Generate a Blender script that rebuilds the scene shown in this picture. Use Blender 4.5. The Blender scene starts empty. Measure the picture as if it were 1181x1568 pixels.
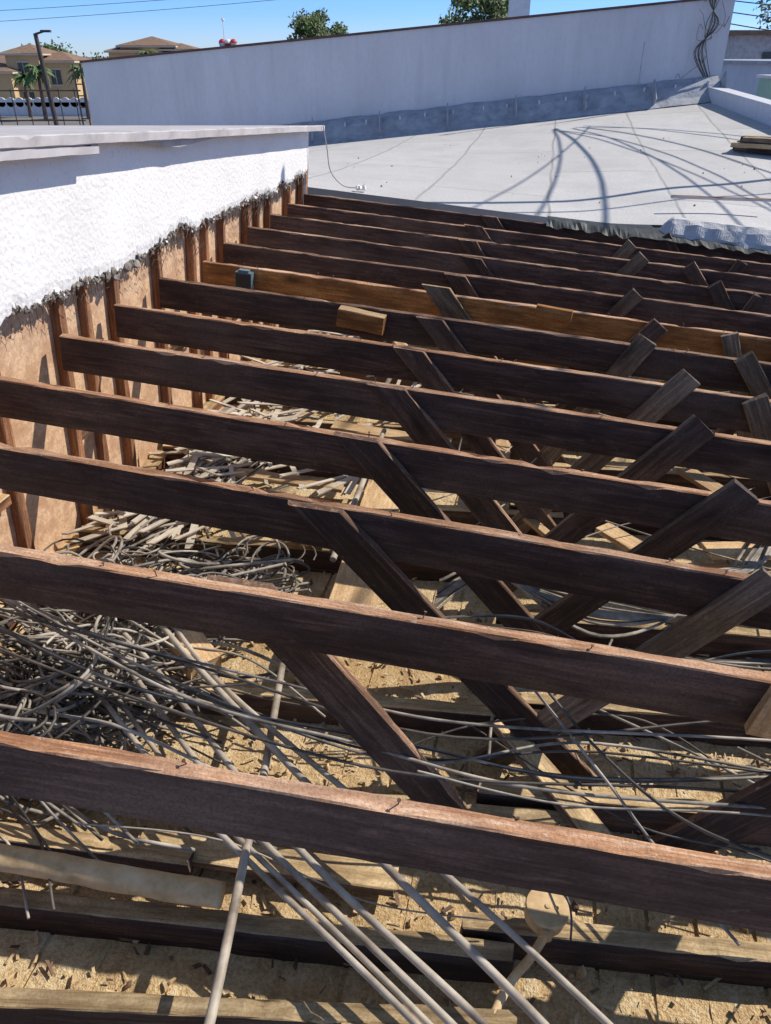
import bpy, math, random, bmesh
from mathutils import Vector, Matrix, noise
R=random.Random(7)
V=Vector
CAM=V((0,0,5.2))
xJ=V((.9778,-.1914,-.0852)).normalized()
zJ=V((.0824,-.0226,.9963)); zJ=(zJ-xJ*zJ.dot(xJ)).normalized()
yJ=zJ.cross(xJ).normalized()
def J(x,y,z): return CAM+xJ*x+yJ*y+zJ*(z-1)
def K(x,y,z): return J(x,y+.1*x,z-.76+.06*x)      # level ceiling frame below the joists
FD=.045                                            # ceiling lining sits lower than the framing datum
def KF(x,y,z): return K(x,y,z-FD)
def W(x,y,z): return CAM+V((x,y,z))
COL=bpy.context.collection
def link(o,parent=None):
    COL.objects.link(o)
    if parent is not None: o.parent=parent
    return o
def empty(name):
    e=bpy.data.objects.new(name,None); COL.objects.link(e); return e

# ------------------------------------------------------------ materials
def newmat(name):
    m=bpy.data.materials.new(name); m.use_nodes=True
    nt=m.node_tree; nt.nodes.clear()
    out=nt.nodes.new('ShaderNodeOutputMaterial'); b=nt.nodes.new('ShaderNodeBsdfPrincipled')
    nt.links.new(b.outputs[0],out.inputs[0]); return m,nt,b
def N(nt,t,**k):
    n=nt.nodes.new(t)
    for a,v in k.items():
        if a in n.inputs.keys(): n.inputs[a].default_value=v
        else: setattr(n,a,v)
    return n
def coords(nt,scale=(1,1,1),rnd=True):
    tc=N(nt,'ShaderNodeTexCoord'); mp=N(nt,'ShaderNodeMapping'); mp.inputs['Scale'].default_value=scale
    nt.links.new(tc.outputs['Object'],mp.inputs['Vector'])
    if rnd:
        oi=N(nt,'ShaderNodeObjectInfo'); mu=N(nt,'ShaderNodeMath',operation='MULTIPLY'); mu.inputs[1].default_value=37.
        nt.links.new(oi.outputs['Random'],mu.inputs[0]); cx=N(nt,'ShaderNodeCombineXYZ')
        for i in range(3): nt.links.new(mu.outputs[0],cx.inputs[i])
        nt.links.new(cx.outputs[0],mp.inputs['Location'])
    return mp.outputs[0]
def nz(nt,vec,scale,detail=4,rough=.6,dist=0):
    n=N(nt,'ShaderNodeTexNoise'); n.inputs['Scale'].default_value=scale; n.inputs['Detail'].default_value=detail
    n.inputs['Roughness'].default_value=rough; n.inputs['Distortion'].default_value=dist
    nt.links.new(vec,n.inputs['Vector']); return n.outputs['Fac']
def ramp(nt,f,stops):
    r=N(nt,'ShaderNodeValToRGB'); e=r.color_ramp.elements
    while len(e)<len(stops): e.new(.5)
    for i,(p,c) in enumerate(stops):
        e[i].position=p; e[i].color=(c[0],c[1],c[2],1) if hasattr(c,'__len__') else (c,c,c,1)
    nt.links.new(f,r.inputs[0]); return r.outputs[0]
def mix(nt,f,a,b,mode='MIX'):
    m=N(nt,'ShaderNodeMix',data_type='RGBA',blend_type=mode)
    if isinstance(f,(int,float)): m.inputs[0].default_value=f
    else: nt.links.new(f,m.inputs[0])
    for i,x in ((6,a),(7,b)):
        if hasattr(x,'is_linked'): nt.links.new(x,m.inputs[i])
        else: m.inputs[i].default_value=(x[0],x[1],x[2],1)
    return m.outputs[2]
def madd(nt,a,b,k=1.):
    n=N(nt,'ShaderNodeMath',operation='MULTIPLY_ADD'); nt.links.new(b,n.inputs[0]); n.inputs[1].default_value=k; nt.links.new(a,n.inputs[2]); return n.outputs[0]
def bump(nt,b,h,strength,dist):
    bp=N(nt,'ShaderNodeBump'); bp.inputs['Strength'].default_value=strength; bp.inputs['Distance'].default_value=dist
    nt.links.new(h,bp.inputs['Height']); nt.links.new(bp.outputs[0],b.inputs['Normal'])
def wood(name,c1,c2,c3,stain=(.02,.01,.008),st=.5,rough=.85,bs=.5,knot=.85,scuff=.45,grit=.4,dust=None,big=0.):
    m,nt,b=newmat(name)
    g=coords(nt,(1.6,34,34)); f=nz(nt,g,1.8,6,.72,.9)
    col=ramp(nt,f,[(.34,c1),(.5,c2),(.66,c3)])
    g2=coords(nt,(2.6,8,8)); f2=nz(nt,g2,1.5,4,.65)
    mk=ramp(nt,f2,[(.44,0.),(.58,st)])
    col=mix(nt,mk,col,stain)
    g3=coords(nt,(2.6,9,9)); v=N(nt,'ShaderNodeTexVoronoi'); v.inputs['Scale'].default_value=1.; nt.links.new(g3,v.inputs['Vector'])
    kk=ramp(nt,v.outputs['Distance'],[(.06,knot),(.2,0.)])
    col=mix(nt,kk,col,tuple(x*.4 for x in stain))
    g4=coords(nt,(9,22,22)); s=ramp(nt,nz(nt,g4,2.4,5,.75),[(.60,0.),(.70,scuff)])
    col=mix(nt,s,col,dust or c3)
    if big:
        g6=coords(nt,(1.,3,3)); col=mix(nt,ramp(nt,nz(nt,g6,1.3,4,.6),[(.48,0.),(.66,big)]),col,dust or c3)
    g5=coords(nt); f5=nz(nt,g5,150,3,.7)
    col=mix(nt,ramp(nt,f5,[(.38,grit),(.55,0.)]),col,tuple(x*.35 for x in c2))
    oi=N(nt,'ShaderNodeObjectInfo'); hv=N(nt,'ShaderNodeHueSaturation')
    mr=N(nt,'ShaderNodeMapRange'); mr.inputs[3].default_value=.72; mr.inputs[4].default_value=1.35
    nt.links.new(oi.outputs['Random'],mr.inputs[0]); nt.links.new(mr.outputs[0],hv.inputs['Value']); nt.links.new(col,hv.inputs['Color'])
    nt.links.new(hv.outputs[0],b.inputs['Base Color']); b.inputs['Roughness'].default_value=rough
    b.inputs['Specular IOR Level'].default_value=.3
    bump(nt,b,madd(nt,f,f5,.5),bs,.004); return m
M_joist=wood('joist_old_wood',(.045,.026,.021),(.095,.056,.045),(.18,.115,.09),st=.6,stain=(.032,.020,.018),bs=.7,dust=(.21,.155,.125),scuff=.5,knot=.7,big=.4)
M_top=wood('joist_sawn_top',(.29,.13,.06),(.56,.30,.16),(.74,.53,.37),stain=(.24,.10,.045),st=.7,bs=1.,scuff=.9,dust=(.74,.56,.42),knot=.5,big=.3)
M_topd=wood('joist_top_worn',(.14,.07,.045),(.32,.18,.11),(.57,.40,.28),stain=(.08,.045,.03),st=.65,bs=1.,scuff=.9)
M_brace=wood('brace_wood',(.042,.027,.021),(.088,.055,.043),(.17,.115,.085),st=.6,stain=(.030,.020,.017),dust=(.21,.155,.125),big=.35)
M_braceL=wood('brace_wood_grey',(.09,.065,.045),(.19,.14,.10),(.32,.25,.18),st=.5,stain=(.05,.035,.025))
M_tan=wood('new_wood',(.42,.27,.13),(.60,.40,.21),(.70,.51,.30),stain=(.28,.16,.08),st=.4,knot=.6)
M_orange=wood('orange_wood',(.22,.085,.025),(.38,.16,.045),(.55,.28,.10),stain=(.11,.045,.015),st=.6)
M_dusty=wood('dusty_wood',(.30,.20,.10),(.56,.40,.21),(.68,.52,.31),stain=(.15,.09,.045),st=.55,knot=.4)
M_stud=wood('stud_wood',(.18,.075,.035),(.34,.155,.075),(.46,.25,.13),st=.45,stain=(.08,.035,.02))
M_sheath=wood('sheathing',(.44,.27,.15),(.58,.38,.23),(.66,.47,.31),stain=(.34,.18,.10),st=.55,bs=.2,knot=.2,grit=.2)

def simple(name,stops,scale=20,rough=.7,bs=.3,bd=.003,metal=0,detail=4,rnd=True):
    m,nt,b=newmat(name); g=coords(nt,(1,1,1),rnd); f=nz(nt,g,scale,detail,.65)
    nt.links.new(ramp(nt,f,stops),b.inputs['Base Color']); b.inputs['Roughness'].default_value=rough; b.inputs['Metallic'].default_value=metal
    if bs: bump(nt,b,f,bs,bd)
    return m
M_cable=simple('cable_armor',[(.35,(.10,.085,.068)),(.5,(.30,.26,.21)),(.65,(.54,.47,.385))],scale=7,rough=.7,bs=0)
M_cabled=simple('cable_dark',[(.35,(.02,.018,.016)),(.6,(.12,.10,.08))],scale=9,rough=.5,bs=0)
M_conduit=simple('conduit_metal',[(.3,(.17,.13,.095)),(.5,(.37,.31,.24)),(.7,(.56,.49,.39))],scale=9,rough=.6,bs=.15,metal=0)
M_duct=simple('pipe_dusty',[(.3,(.40,.26,.12)),(.55,(.64,.45,.24)),(.7,(.70,.55,.34))],scale=14,rough=.9,bs=.6,bd=.006)
M_mortar=simple('mortar',[(.3,(.09,.075,.062)),(.55,(.27,.23,.19)),(.7,(.48,.43,.37))],scale=30,rough=.95,bs=.7)
M_wire=simple('netting_wire',[(.3,(.03,.024,.02)),(.7,(.10,.08,.06))],scale=30,rough=.6,bs=0,metal=.3)
M_white=simple('white_paint',[(.3,(.66,.64,.62)),(.6,(.78,.76,.74))],scale=8,rough=.7,bs=.2)
M_fascia=simple('fascia_paint',[(.3,(.36,.33,.32)),(.5,(.50,.465,.455)),(.7,(.58,.55,.54))],scale=6,rough=.75,bs=.4)
M_blue=simple('blue_box_plastic',[(.3,(.07,.11,.12)),(.7,(.14,.20,.22))],scale=20,rough=.4,bs=0)
M_dark=simple('dark_membrane',[(.3,(.012,.014,.015)),(.7,(.05,.06,.06))],scale=15,rough=.6)
M_debris=simple('chip_wood',[(.3,(.34,.22,.11)),(.5,(.56,.40,.22)),(.7,(.70,.56,.37))],scale=18,rough=.9,bs=0)
M_debrisd=simple('chip_dark',[(.3,(.07,.04,.03)),(.6,(.22,.14,.09))],scale=12,rough=.9,bs=0)
M_lath=simple('lath_grey',[(.3,(.30,.25,.19)),(.5,(.50,.43,.34)),(.7,(.62,.56,.47))],scale=7,rough=.85,bs=.2)
def mat_sawdust():
    m,nt,b=newmat('sawdust'); g=coords(nt,rnd=False)
    f1=nz(nt,g,2.2,4,.6); f2=nz(nt,g,110,3,.75); f3=nz(nt,g,17,4,.7)
    c=ramp(nt,f1,[(.3,(.56,.38,.18)),(.5,(.71,.515,.27)),(.7,(.77,.62,.38))])
    c=mix(nt,ramp(nt,f2,[(.38,.6),(.58,0.)]),c,(.33,.20,.09))
    c=mix(nt,ramp(nt,f3,[(.36,.5),(.48,0.)]),c,(.35,.21,.10))
    c=mix(nt,ramp(nt,f3,[(.55,0.),(.7,.7)]),c,(.81,.68,.46))
    nt.links.new(c,b.inputs['Base Color']); b.inputs['Roughness'].default_value=.95
    bump(nt,b,madd(nt,f3,f2,1.),.8,.012); return m
M_saw=mat_sawdust()
def mat_stucco():
    m,nt,b=newmat('stucco_white'); g=coords(nt,rnd=False)
    v=N(nt,'ShaderNodeTexVoronoi',feature='SMOOTH_F1'); v.inputs['Scale'].default_value=60; nt.links.new(g,v.inputs['Vector'])
    f=nz(nt,g,80,4,.7); f1=nz(nt,g,3,4,.6)
    c=ramp(nt,f1,[(.3,(.84,.81,.77)),(.6,(.92,.90,.865))])
    c=mix(nt,ramp(nt,f,[(.32,.45),(.42,0.)]),c,(.52,.48,.44))
    nt.links.new(c,b.inputs['Base Color']); b.inputs['Roughness'].default_value=.9
    bump(nt,b,madd(nt,v.outputs['Distance'],f,1.),.42,.006); return m
M_stucco=mat_stucco()
def mat_roof():
    m,nt,b=newmat('roof_membrane')
    tc=N(nt,'ShaderNodeTexCoord'); mp=N(nt,'ShaderNodeMapping'); nt.links.new(tc.outputs['Object'],mp.inputs[0])
    mp.inputs['Rotation'].default_value=(0,0,math.radians(-79))
    br=N(nt,'ShaderNodeTexBrick'); br.inputs['Scale'].default_value=1; br.inputs['Brick Width'].default_value=2.6; br.inputs['Row Height'].default_value=.92
    br.inputs['Mortar Size'].default_value=.017; br.inputs['Mortar Smooth'].default_value=.7; br.inputs['Color1'].default_value=(.53,.515,.50,1); br.inputs['Color2'].default_value=(.61,.59,.57,1)
    br.inputs['Mortar'].default_value=(.30,.29,.28,1)
    dn=N(nt,'ShaderNodeTexNoise'); dn.inputs['Scale'].default_value=1.5; nt.links.new(mp.outputs[0],dn.inputs['Vector'])
    mx=mix(nt,.06,mp.outputs[0],dn.outputs['Color'],'ADD'); nt.links.new(mx,br.inputs['Vector'])
    f=nz(nt,mp.outputs[0],2.2,6,.7); f2=nz(nt,mp.outputs[0],60,3,.7)
    c=mix(nt,ramp(nt,f,[(.38,.5),(.58,0.)]),br.outputs['Color'],(.44,.425,.41))
    c=mix(nt,ramp(nt,f2,[(.4,.4),(.6,0.)]),c,(.40,.385,.37))
    nt.links.new(c,b.inputs['Base Color']); b.inputs['Roughness'].default_value=.85
    bump(nt,b,madd(nt,f2,f,.6),.4,.010); return m
M_roof=mat_roof()
def mat_parapet():
    m,nt,b=newmat('parapet_paint'); g=coords(nt,(1,1,.5),False)
    f=nz(nt,g,1.1,5,.6); f2=nz(nt,g,25,4,.7)
    c=ramp(nt,f,[(.3,(.52,.525,.56)),(.6,(.62,.625,.66))]); c=mix(nt,ramp(nt,f2,[(.35,.25),(.55,0.)]),c,(.46,.46,.48))
    g2=coords(nt,(4,4,.35),False); f3=nz(nt,g2,1.5,4,.6); c=mix(nt,ramp(nt,f3,[(.5,0.),(.7,.3)]),c,(.42,.42,.44))
    nt.links.new(c,b.inputs['Base Color']); b.inputs['Roughness'].default_value=.85; bump(nt,b,f2,.3,.006); return m
M_par=mat_parapet()
M_flash=simple('flashing_paint',[(.3,(.26,.275,.31)),(.5,(.36,.375,.41)),(.7,(.46,.47,.50))],scale=7,rough=.75,bs=.7,bd=.02)
M_curb=simple('curb_membrane',[(.3,(.38,.38,.39)),(.5,(.52,.515,.515)),(.7,(.62,.61,.60))],scale=9,rough=.8,bs=.8,bd=.02)
M_brown=simple('brown_metal',[(.3,(.07,.035,.03)),(.7,(.12,.06,.05))],scale=5,rough=.6,bs=0)
M_ground=simple('street_ground',[(.3,(.14,.13,.12)),(.7,(.22,.2,.18))],scale=.2,rough=.95,bs=0)
M_ochre=simple('villa_ochre',[(.3,(.55,.37,.18)),(.7,(.65,.45,.23))],scale=.7,rough=.9,bs=0)
M_cream=simple('villa_cream',[(.3,(.55,.46,.34)),(.7,(.65,.55,.42))],scale=.7,rough=.9,bs=0)
M_tile=simple('roof_tile',[(.3,(.17,.10,.065)),(.7,(.30,.19,.12))],scale=2.5,rough=.9,bs=.5,bd=.05)
M_glass=simple('window_dark',[(.3,(.03,.035,.04)),(.7,(.06,.07,.08))],scale=3,rough=.15,bs=0)
M_leaf=simple('foliage',[(.3,(.05,.10,.025)),(.5,(.09,.16,.04)),(.7,(.14,.22,.06))],scale=1.4,rough=.6,bs=0)
M_leafd=simple('foliage_dry',[(.3,(.08,.09,.035)),(.5,(.14,.15,.06)),(.7,(.20,.20,.09))],scale=1.4,rough=.7,bs=0)
M_bark=simple('bark',[(.3,(.06,.04,.03)),(.7,(.16,.12,.09))],scale=8,rough=.9)
M_pole=simple('pole_paint',[(.3,(.05,.035,.03)),(.7,(.10,.07,.06))],scale=3,rough=.6,bs=0)
M_red=simple('red_paint',[(.3,(.5,.03,.03)),(.7,(.65,.06,.05))],scale=5,rough=.4,bs=0)
M_green=simple('pale_green_paint',[(.3,(.35,.5,.36)),(.7,(.42,.58,.43))],scale=2,rough=.8,bs=0)
M_black=simple('rubber_black',[(.3,(.012,.012,.012)),(.7,(.03,.03,.03))],scale=5,rough=.6,bs=0)
M_rust=simple('rusty_nail',[(.3,(.06,.03,.02)),(.7,(.2,.11,.07))],scale=40,rough=.7,bs=0)

# ------------------------------------------------------------ builders
def frame(p0,p1,up):
    x=(p1-p0); L=x.length; x=x/L; z=(up-x*up.dot(x)).normalized(); y=z.cross(x)
    M=Matrix((( x.x,y.x,z.x,p0.x),(x.y,y.y,z.y,p0.y),(x.z,y.z,z.z,p0.z),(0,0,0,1))); return M,L
def plank(name,p0,p1,w,t,up=None,m=(None,None),parent=None,bow=0.,jit=.0012,ch=.003,mit=0.,chip=.38):
    """timber: top centre line p0->p1, depth w downwards, thickness t; mit = slanted start cut"""
    up=up or zJ; M,L=frame(p0,p1,up); n=max(2,int(L/.04)); n=min(n,150)
    verts=[];faces=[];mi=[]
    prof=[(-t/2+ch,0),(t/2-ch,0),(t/2,-ch),(t/2,-w+ch),(t/2-ch,-w),(-t/2+ch,-w),(-t/2,-w+ch),(-t/2,-ch)]
    s=R.random()*100
    for i in range(n+1):
        a=i/n; xx=a*L; b=bow*math.sin(math.pi*a)
        tw=noise.noise(V((s,xx*.8,0)))*.004
        for k,(py,pz) in enumerate(prof):
            j=noise.noise(V((s+k*3.1,xx*9,1.7)))*jit*2.5+R.uniform(-jit,jit)*.6
            cc=0
            if k in(0,1,2,7):
                c=noise.noise(V((s+k*11,xx*14,5)))
                if c>chip: cc=(c-chip)*.03
            ex=R.uniform(-.004,.004) if i in(0,n) else 0
            if i==0: ex+=pz*mit
            verts.append((xx+ex,py+b+tw+j*(1 if py>0 else -1),pz+j-cc))
    for i in range(n):
        for k in range(8):
            k2=(k+1)%8; a=i*8+k;b_=i*8+k2
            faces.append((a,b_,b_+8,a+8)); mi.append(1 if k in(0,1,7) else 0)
    faces.append(tuple(range(7,-1,-1))); mi.append(1 if mit else 0); faces.append(tuple(n*8+k for k in range(8))); mi.append(0)
    me=bpy.data.meshes.new(name); me.from_pydata(verts,[],faces)
    me.materials.append(m[0]); me.materials.append(m[1] or m[0])
    for p,x in zip(me.polygons,mi): p.material_index=x
    bm=bmesh.new(); bm.from_mesh(me); bmesh.ops.recalc_face_normals(bm,faces=bm.faces); bm.to_mesh(me); bm.free()
    o=bpy.data.objects.new(name,me); link(o,parent); o.matrix_world=M; return o
class MB:
    def __init__(s): s.v=[];s.f=[];s.m=[]
    def add(s,vs,fs,mi=0):
        o=len(s.v); s.v+= [tuple(x) for x in vs]; s.f+=[tuple(o+i for i in f) for f in fs]; s.m+=[mi]*len(fs)
    def box(s,c,sx,sy,sz,X=V((1,0,0)),Y=V((0,1,0)),Z=V((0,0,1)),mi=0,jit=0.):
        vs=[]
        for dx in(-1,1):
            for dy in(-1,1):
                for dz in(-1,1):
                    vs.append(c+X*(dx*sx/2*(1+R.uniform(-jit,jit)))+Y*(dy*sy/2*(1+R.uniform(-jit,jit)))+Z*(dz*sz/2*(1+R.uniform(-jit,jit))))
        s.add(vs,[(0,1,3,2),(4,6,7,5),(0,4,5,1),(2,3,7,6),(0,2,6,4),(1,5,7,3)],mi)
    def cyl(s,p0,p1,r0,r1,n=10,mi=0,cap=True):
        d=(p1-p0).normalized(); a=d.orthogonal().normalized(); b=d.cross(a); vs=[]
        for p,r in((p0,r0),(p1,r1)):
            for i in range(n):
                t=2*math.pi*i/n; vs.append(p+(a*math.cos(t)+b*math.sin(t))*r)
        fs=[(i,(i+1)%n,n+(i+1)%n,n+i) for i in range(n)]
        if cap: fs+= [tuple(range(n-1,-1,-1)),tuple(range(n,2*n))]
        s.add(vs,fs,mi)
    def obj(s,name,mats,parent=None,smooth=False,origin=None):
        me=bpy.data.meshes.new(name)
        o0=origin or V((0,0,0))
        me.from_pydata([(x[0]-o0.x,x[1]-o0.y,x[2]-o0.z) for x in s.v],[],s.f)
        for m in mats: me.materials.append(m)
        for p,x in zip(me.polygons,s.m): p.material_index=x; p.use_smooth=smooth
        o=bpy.data.objects.new(name,me); link(o,parent); o.location=o0; return o
def catmull(P,n=8):
    out=[]; P=[P[0]]+list(P)+[P[-1]]
    for i in range(1,len(P)-2):
        for k in range(n):
            t=k/n; a,b,c,d=P[i-1],P[i],P[i+1],P[i+2]
            out.append(.5*((2*b)+(c-a)*t+(2*a-5*b+4*c-d)*t*t+(3*b-a-3*c+d)*t**3))
    out.append(P[-2]); return out
def curves(name,spl,mat,r=.005,parent=None,res=1):
    cu=bpy.data.curves.new(name,'CURVE'); cu.dimensions='3D'; cu.bevel_depth=r; cu.bevel_resolution=res; cu.use_fill_caps=True
    for pts,rr in spl:
        s=cu.splines.new('POLY'); s.points.add(len(pts)-1)
        for p,q in zip(s.points,pts): p.co=(q.x,q.y,q.z,1); p.radius=rr
        s.use_smooth=True
    cu.materials.append(mat); o=bpy.data.objects.new(name,cu); link(o,parent); return o
def rock(mb,c,s,mi=0,flat=1.):
    t=(1+5**.5)/2
    ico=[(-1,t,0),(1,t,0),(-1,-t,0),(1,-t,0),(0,-1,t),(0,1,t),(0,-1,-t),(0,1,-t),(t,0,-1),(t,0,1),(-t,0,-1),(-t,0,1)]
    f=[(0,11,5),(0,5,1),(0,1,7),(0,7,10),(0,10,11),(1,5,9),(5,11,4),(11,10,2),(10,7,6),(7,1,8),(3,9,4),(3,4,2),(3,2,6),(3,6,8),(3,8,9),(4,9,5),(2,4,11),(6,2,10),(8,6,7),(9,8,1)]
    q=(R.uniform(.5,1.0)*flat,R.uniform(.6,1.6),R.uniform(.6,1.3))
    mb.add([c+(xJ*v[0]*q[0]+yJ*v[1]*q[1]+zJ*v[2]*q[2])*s/1.9*R.uniform(.5,1.4) for v in ico],f,mi)

# ------------------------------------------------------------ roof joists
JY=[.772,1.222,1.585,1.985,2.385,2.78,3.18,3.55,3.95,4.33,4.72,5.12,5.50]
SK=[.055,.034,.0,.004,.004,.004,.004,.006,.006,.006,.006,.006,.006]
JX0=[-1.6,-1.6,-1.58,-1.57,-1.555,-1.555,-1.555,-1.50,-1.555,-1.56,-1.555,-1.57,-1.57]
nails=MB()
for i,(y,x0) in enumerate(zip(JY,JX0)):
    sk=SK[i]; zt=R.uniform(-.005,.005)
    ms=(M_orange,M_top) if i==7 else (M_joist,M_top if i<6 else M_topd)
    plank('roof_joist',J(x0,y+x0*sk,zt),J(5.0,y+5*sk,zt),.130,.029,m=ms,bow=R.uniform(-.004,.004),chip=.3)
    if i<9:
        for k in range(9):
            x=R.uniform(-1.4,2.5); p=J(x,y+x*sk+R.uniform(-.01,.01),zt-.006); d=(zJ+xJ*R.uniform(-.6,.6)+yJ*R.uniform(-.6,.6)).normalized(); L=R.uniform(.008,.022)
            nails.cyl(p,p+d*L,.0013,.0013,5); nails.cyl(p+d*L,p+d*(L+.0015),.0035,.0035,7)
nails.obj('bent_roofing_nails',[M_rust])
# ------------------------------------------------------------ braces
def brace(x0,x1,i,z0=.0,z1=-.8,side=-1,w=.09,dy=.03,m=None,t=.022,mit=False):
    y=JY[i]+SK[i]*x0+side*(.015+t/2+.002)
    p0=J(x0,y,z0);p1=J(x1,y+dy,z1)
    x=(p1-p0).normalized(); up=yJ.cross(x)
    if up.dot(zJ)<0: up=-up
    if mit:
        sn=-x.dot(zJ); cs=math.sqrt(max(0,1-sn*sn)); mt=cs/sn; 
        plank('diagonal_brace',p0,p1,w,t,up=up,m=m or (M_brace,M_topd),jit=.001,mit=mt); return
    plank('diagonal_brace',p0+up*w/2,p1+up*w/2,w,t,up=up,m=m or (M_brace,M_topd),jit=.001)
brace(-.40,.17,1,side=1,w=.115,dy=.12,mit=True,z0=-.01)
brace(-.33,.50,2,w=.095,z0=.004,mit=True)
brace(-.32,.48,3,w=.095,z0=.004,mit=True)
brace(-.31,.46,4,w=.095,z0=.006,mit=True)
brace(-.31,.44,5,w=.085,z0=.0,mit=True)
brace(-.29,.46,6,w=.085,mit=True)
brace(-.31,.42,7,w=.10,z0=.035,m=(M_braceL,M_dusty),mit=True)
for k in range(8,13): brace(-.28+R.uniform(-.05,.05),.44+R.uniform(-.1,.1),k,w=.085,z0=R.uniform(-.005,.012),mit=True)
brace(.92,.62,1,side=1,w=.12,dy=.12,z0=-.10)
brace(.632,.615,1,side=-1,w=.048,z0=.03,z1=-.12,m=(M_tan,M_tan),t=.03,dy=0)
brace(.68,.14,2,w=.085,z0=.02,m=(M_braceL,M_braceL))
brace(.69,.10,3,w=.095,z0=.035,m=(M_brace,M_braceL))
brace(.64,.08,4,w=.095,z0=.04,m=(M_brace,M_braceL))
brace(.65,.10,5,w=.085,z0=.05,m=(M_braceL,M_braceL))
for k in (6,7,8,10,11): brace(.60+R.uniform(-.09,.09),.05+R.uniform(-.15,.2),k,w=R.uniform(.06,.09),z0=R.uniform(-.01,.04),m=R.choice([None,(M_braceL,M_braceL)]))
for k in (5,6,7,9,10,12): brace(.93+R.uniform(-.08,.08),1.6+R.uniform(-.3,.1),k,w=R.uniform(.07,.09),z0=R.uniform(-.01,.03),m=R.choice([None,(M_braceL,M_braceL)]))
for k in (7,9,11): brace(1.28+R.uniform(-.08,.08),.95,k,w=.07,z0=R.uniform(-.02,.02))
for k in range(2,13): brace(2.0+R.uniform(-.05,.06),1.4,k,w=.085,z0=R.uniform(-.01,.04))
plank('wood_block',J(-.73,3.135,.0),J(-.53,3.135,-.012),.075,.06,m=(M_orange,M_tan))
plank('wood_block',J(.09,3.51,.02),J(.25,3.51,.012),.05,.03,m=(M_orange,M_orange))
plank('wood_block',J(.05,3.60,-.25),J(.26,3.60,-.27),.07,.04,m=(M_orange,M_orange))
# ------------------------------------------------------------ ceiling level
CY=[.955,1.33,1.68,2.08,2.48,2.86,3.25,3.65,4.05,4.45,4.85,5.25]
for i,y in enumerate(CY):
    z=.06+R.uniform(-.01,.012)
    plank('ceiling_joist',K(-1.57,y+R.uniform(-.02,.02),z),K(.30+R.uniform(-.1,.1),y+R.uniform(-.01,.01),z),.12,.042,m=(M_brace if i%3 else M_joist,M_dusty),chip=.3)
    plank('ceiling_joist',K(.12,y+.070,z+.004),K(5,y+.06,z+.01),.12,.042,m=(M_brace,M_dusty),chip=.3)
plank('ceiling_joist',K(-1.57,.70,.055),K(.25,.825,.058),.11,.040,m=(M_brace,M_dusty),chip=.3)
plank('ceiling_joist',K(-.10,.765,.058),K(2.5,.95,.06),.11,.036,m=(M_joist,M_dusty),chip=.3)
plank('cross_board',K(-1.3,.61,.20),K(-.47,.555,.20),.05,.05,m=(M_orange,M_orange))
plank('cross_board',K(-.70,1.16,.035),K(-.05,1.13,.03),.03,.07,m=(M_braceL,M_dusty))
plank('cross_board',K(-1.5,1.14,.06),K(-.55,1.12,.05),.05,.05,m=(M_brace,M_dusty))
mb=MB(); x=-1.65
while x<5:
    w=R.uniform(.10,.15); z=R.uniform(-.003,.002); y=-.3
    while y<6:
        L=R.uniform(.9,2.); L=min(L,6-y)
        c=KF(x+w/2,y+L/2,z-.006); X=(K(1,0,0)-K(0,0,0)).normalized();Y=yJ
        mb.box(c,w-.010,L-.008,.012,X,Y,X.cross(Y)); y+=L
    x+=w
mb.obj('ceiling_lining_boards',[M_saw])
mb=MB(); mb.box(KF(1.7,2.8,-.06),6.9,6.6,.01,(K(1,0,0)-K(0,0,0)).normalized(),yJ,zJ); mb.obj('dark_gap_backing',[M_dark])  # black sheet added under the boards, stands in for shade in their gaps
NX,NY=400,340; vs=[];fs=[]
for i in range(NX+1):
    for j in range(NY+1):
        X=-1.6+6.4*(i/NX)**1.4; Y=-.2+6.0*(j/NY)**1.2 -.1*X
        h=noise.noise(V((X*3,Y*3,0)))*.014+noise.noise(V((X*11,Y*11,3)))*.008+noise.noise(V((X*38,Y*38,5)))*.005
        h+=.012*max(0,noise.noise(V((X*1.3,Y*1.3,9))))
        vs.append(KF(X,Y,h-.0035))
for i in range(NX):
    for j in range(NY):
        a=i*(NY+1)+j; fs.append((a,a+NY+1,a+NY+2,a+1))
me=bpy.data.meshes.new('sawdust'); me.from_pydata([tuple(v) for v in vs],[],fs); me.materials.append(M_saw)
for p in me.polygons:p.use_smooth=True
link(bpy.data.objects.new('sawdust',me))
plank('catwalk_board',K(-.36,1.85,.16),K(-.42,2.95,.15),.02,.16,m=(M_tan,M_tan))
plank('catwalk_board',K(.06,2.9,.12),K(.03,4.6,.12),.02,.075,m=(M_tan,M_tan))
plank('wood_block',K(-.84,1.78,.19),K(-.72,1.66,.18),.06,.10,m=(M_tan,M_tan))
plank('loose_board',K(.16,1.62,.10),K(.45,1.24,.08),.03,.07,m=(M_braceL,M_dusty))
plank('loose_board',K(.9,2.3,.1),K(.5,2.75,.09),.02,.09,m=(M_tan,M_tan))
plank('loose_board',K(-1.1,2.95,.12),K(-.6,2.88,.12),.02,.07,m=(M_tan,M_tan))
plank('loose_board',K(-.8,3.5,.12),K(-.2,3.38,.12),.02,.09,m=(M_dusty,M_tan))
for k in range(24):
    x=R.uniform(-1.,2.2);y=R.uniform(2.2,5);a=R.uniform(0,3.14);L=R.uniform(.2,.6)
    plank('loose_board',K(x,y,.12),K(x+L*math.cos(a),y+L*math.sin(a),.10),.02,R.uniform(.04,.1),m=R.choice([(M_dusty,M_tan),(M_tan,M_tan),(M_braceL,M_dusty)]))
mb=MB()
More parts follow.
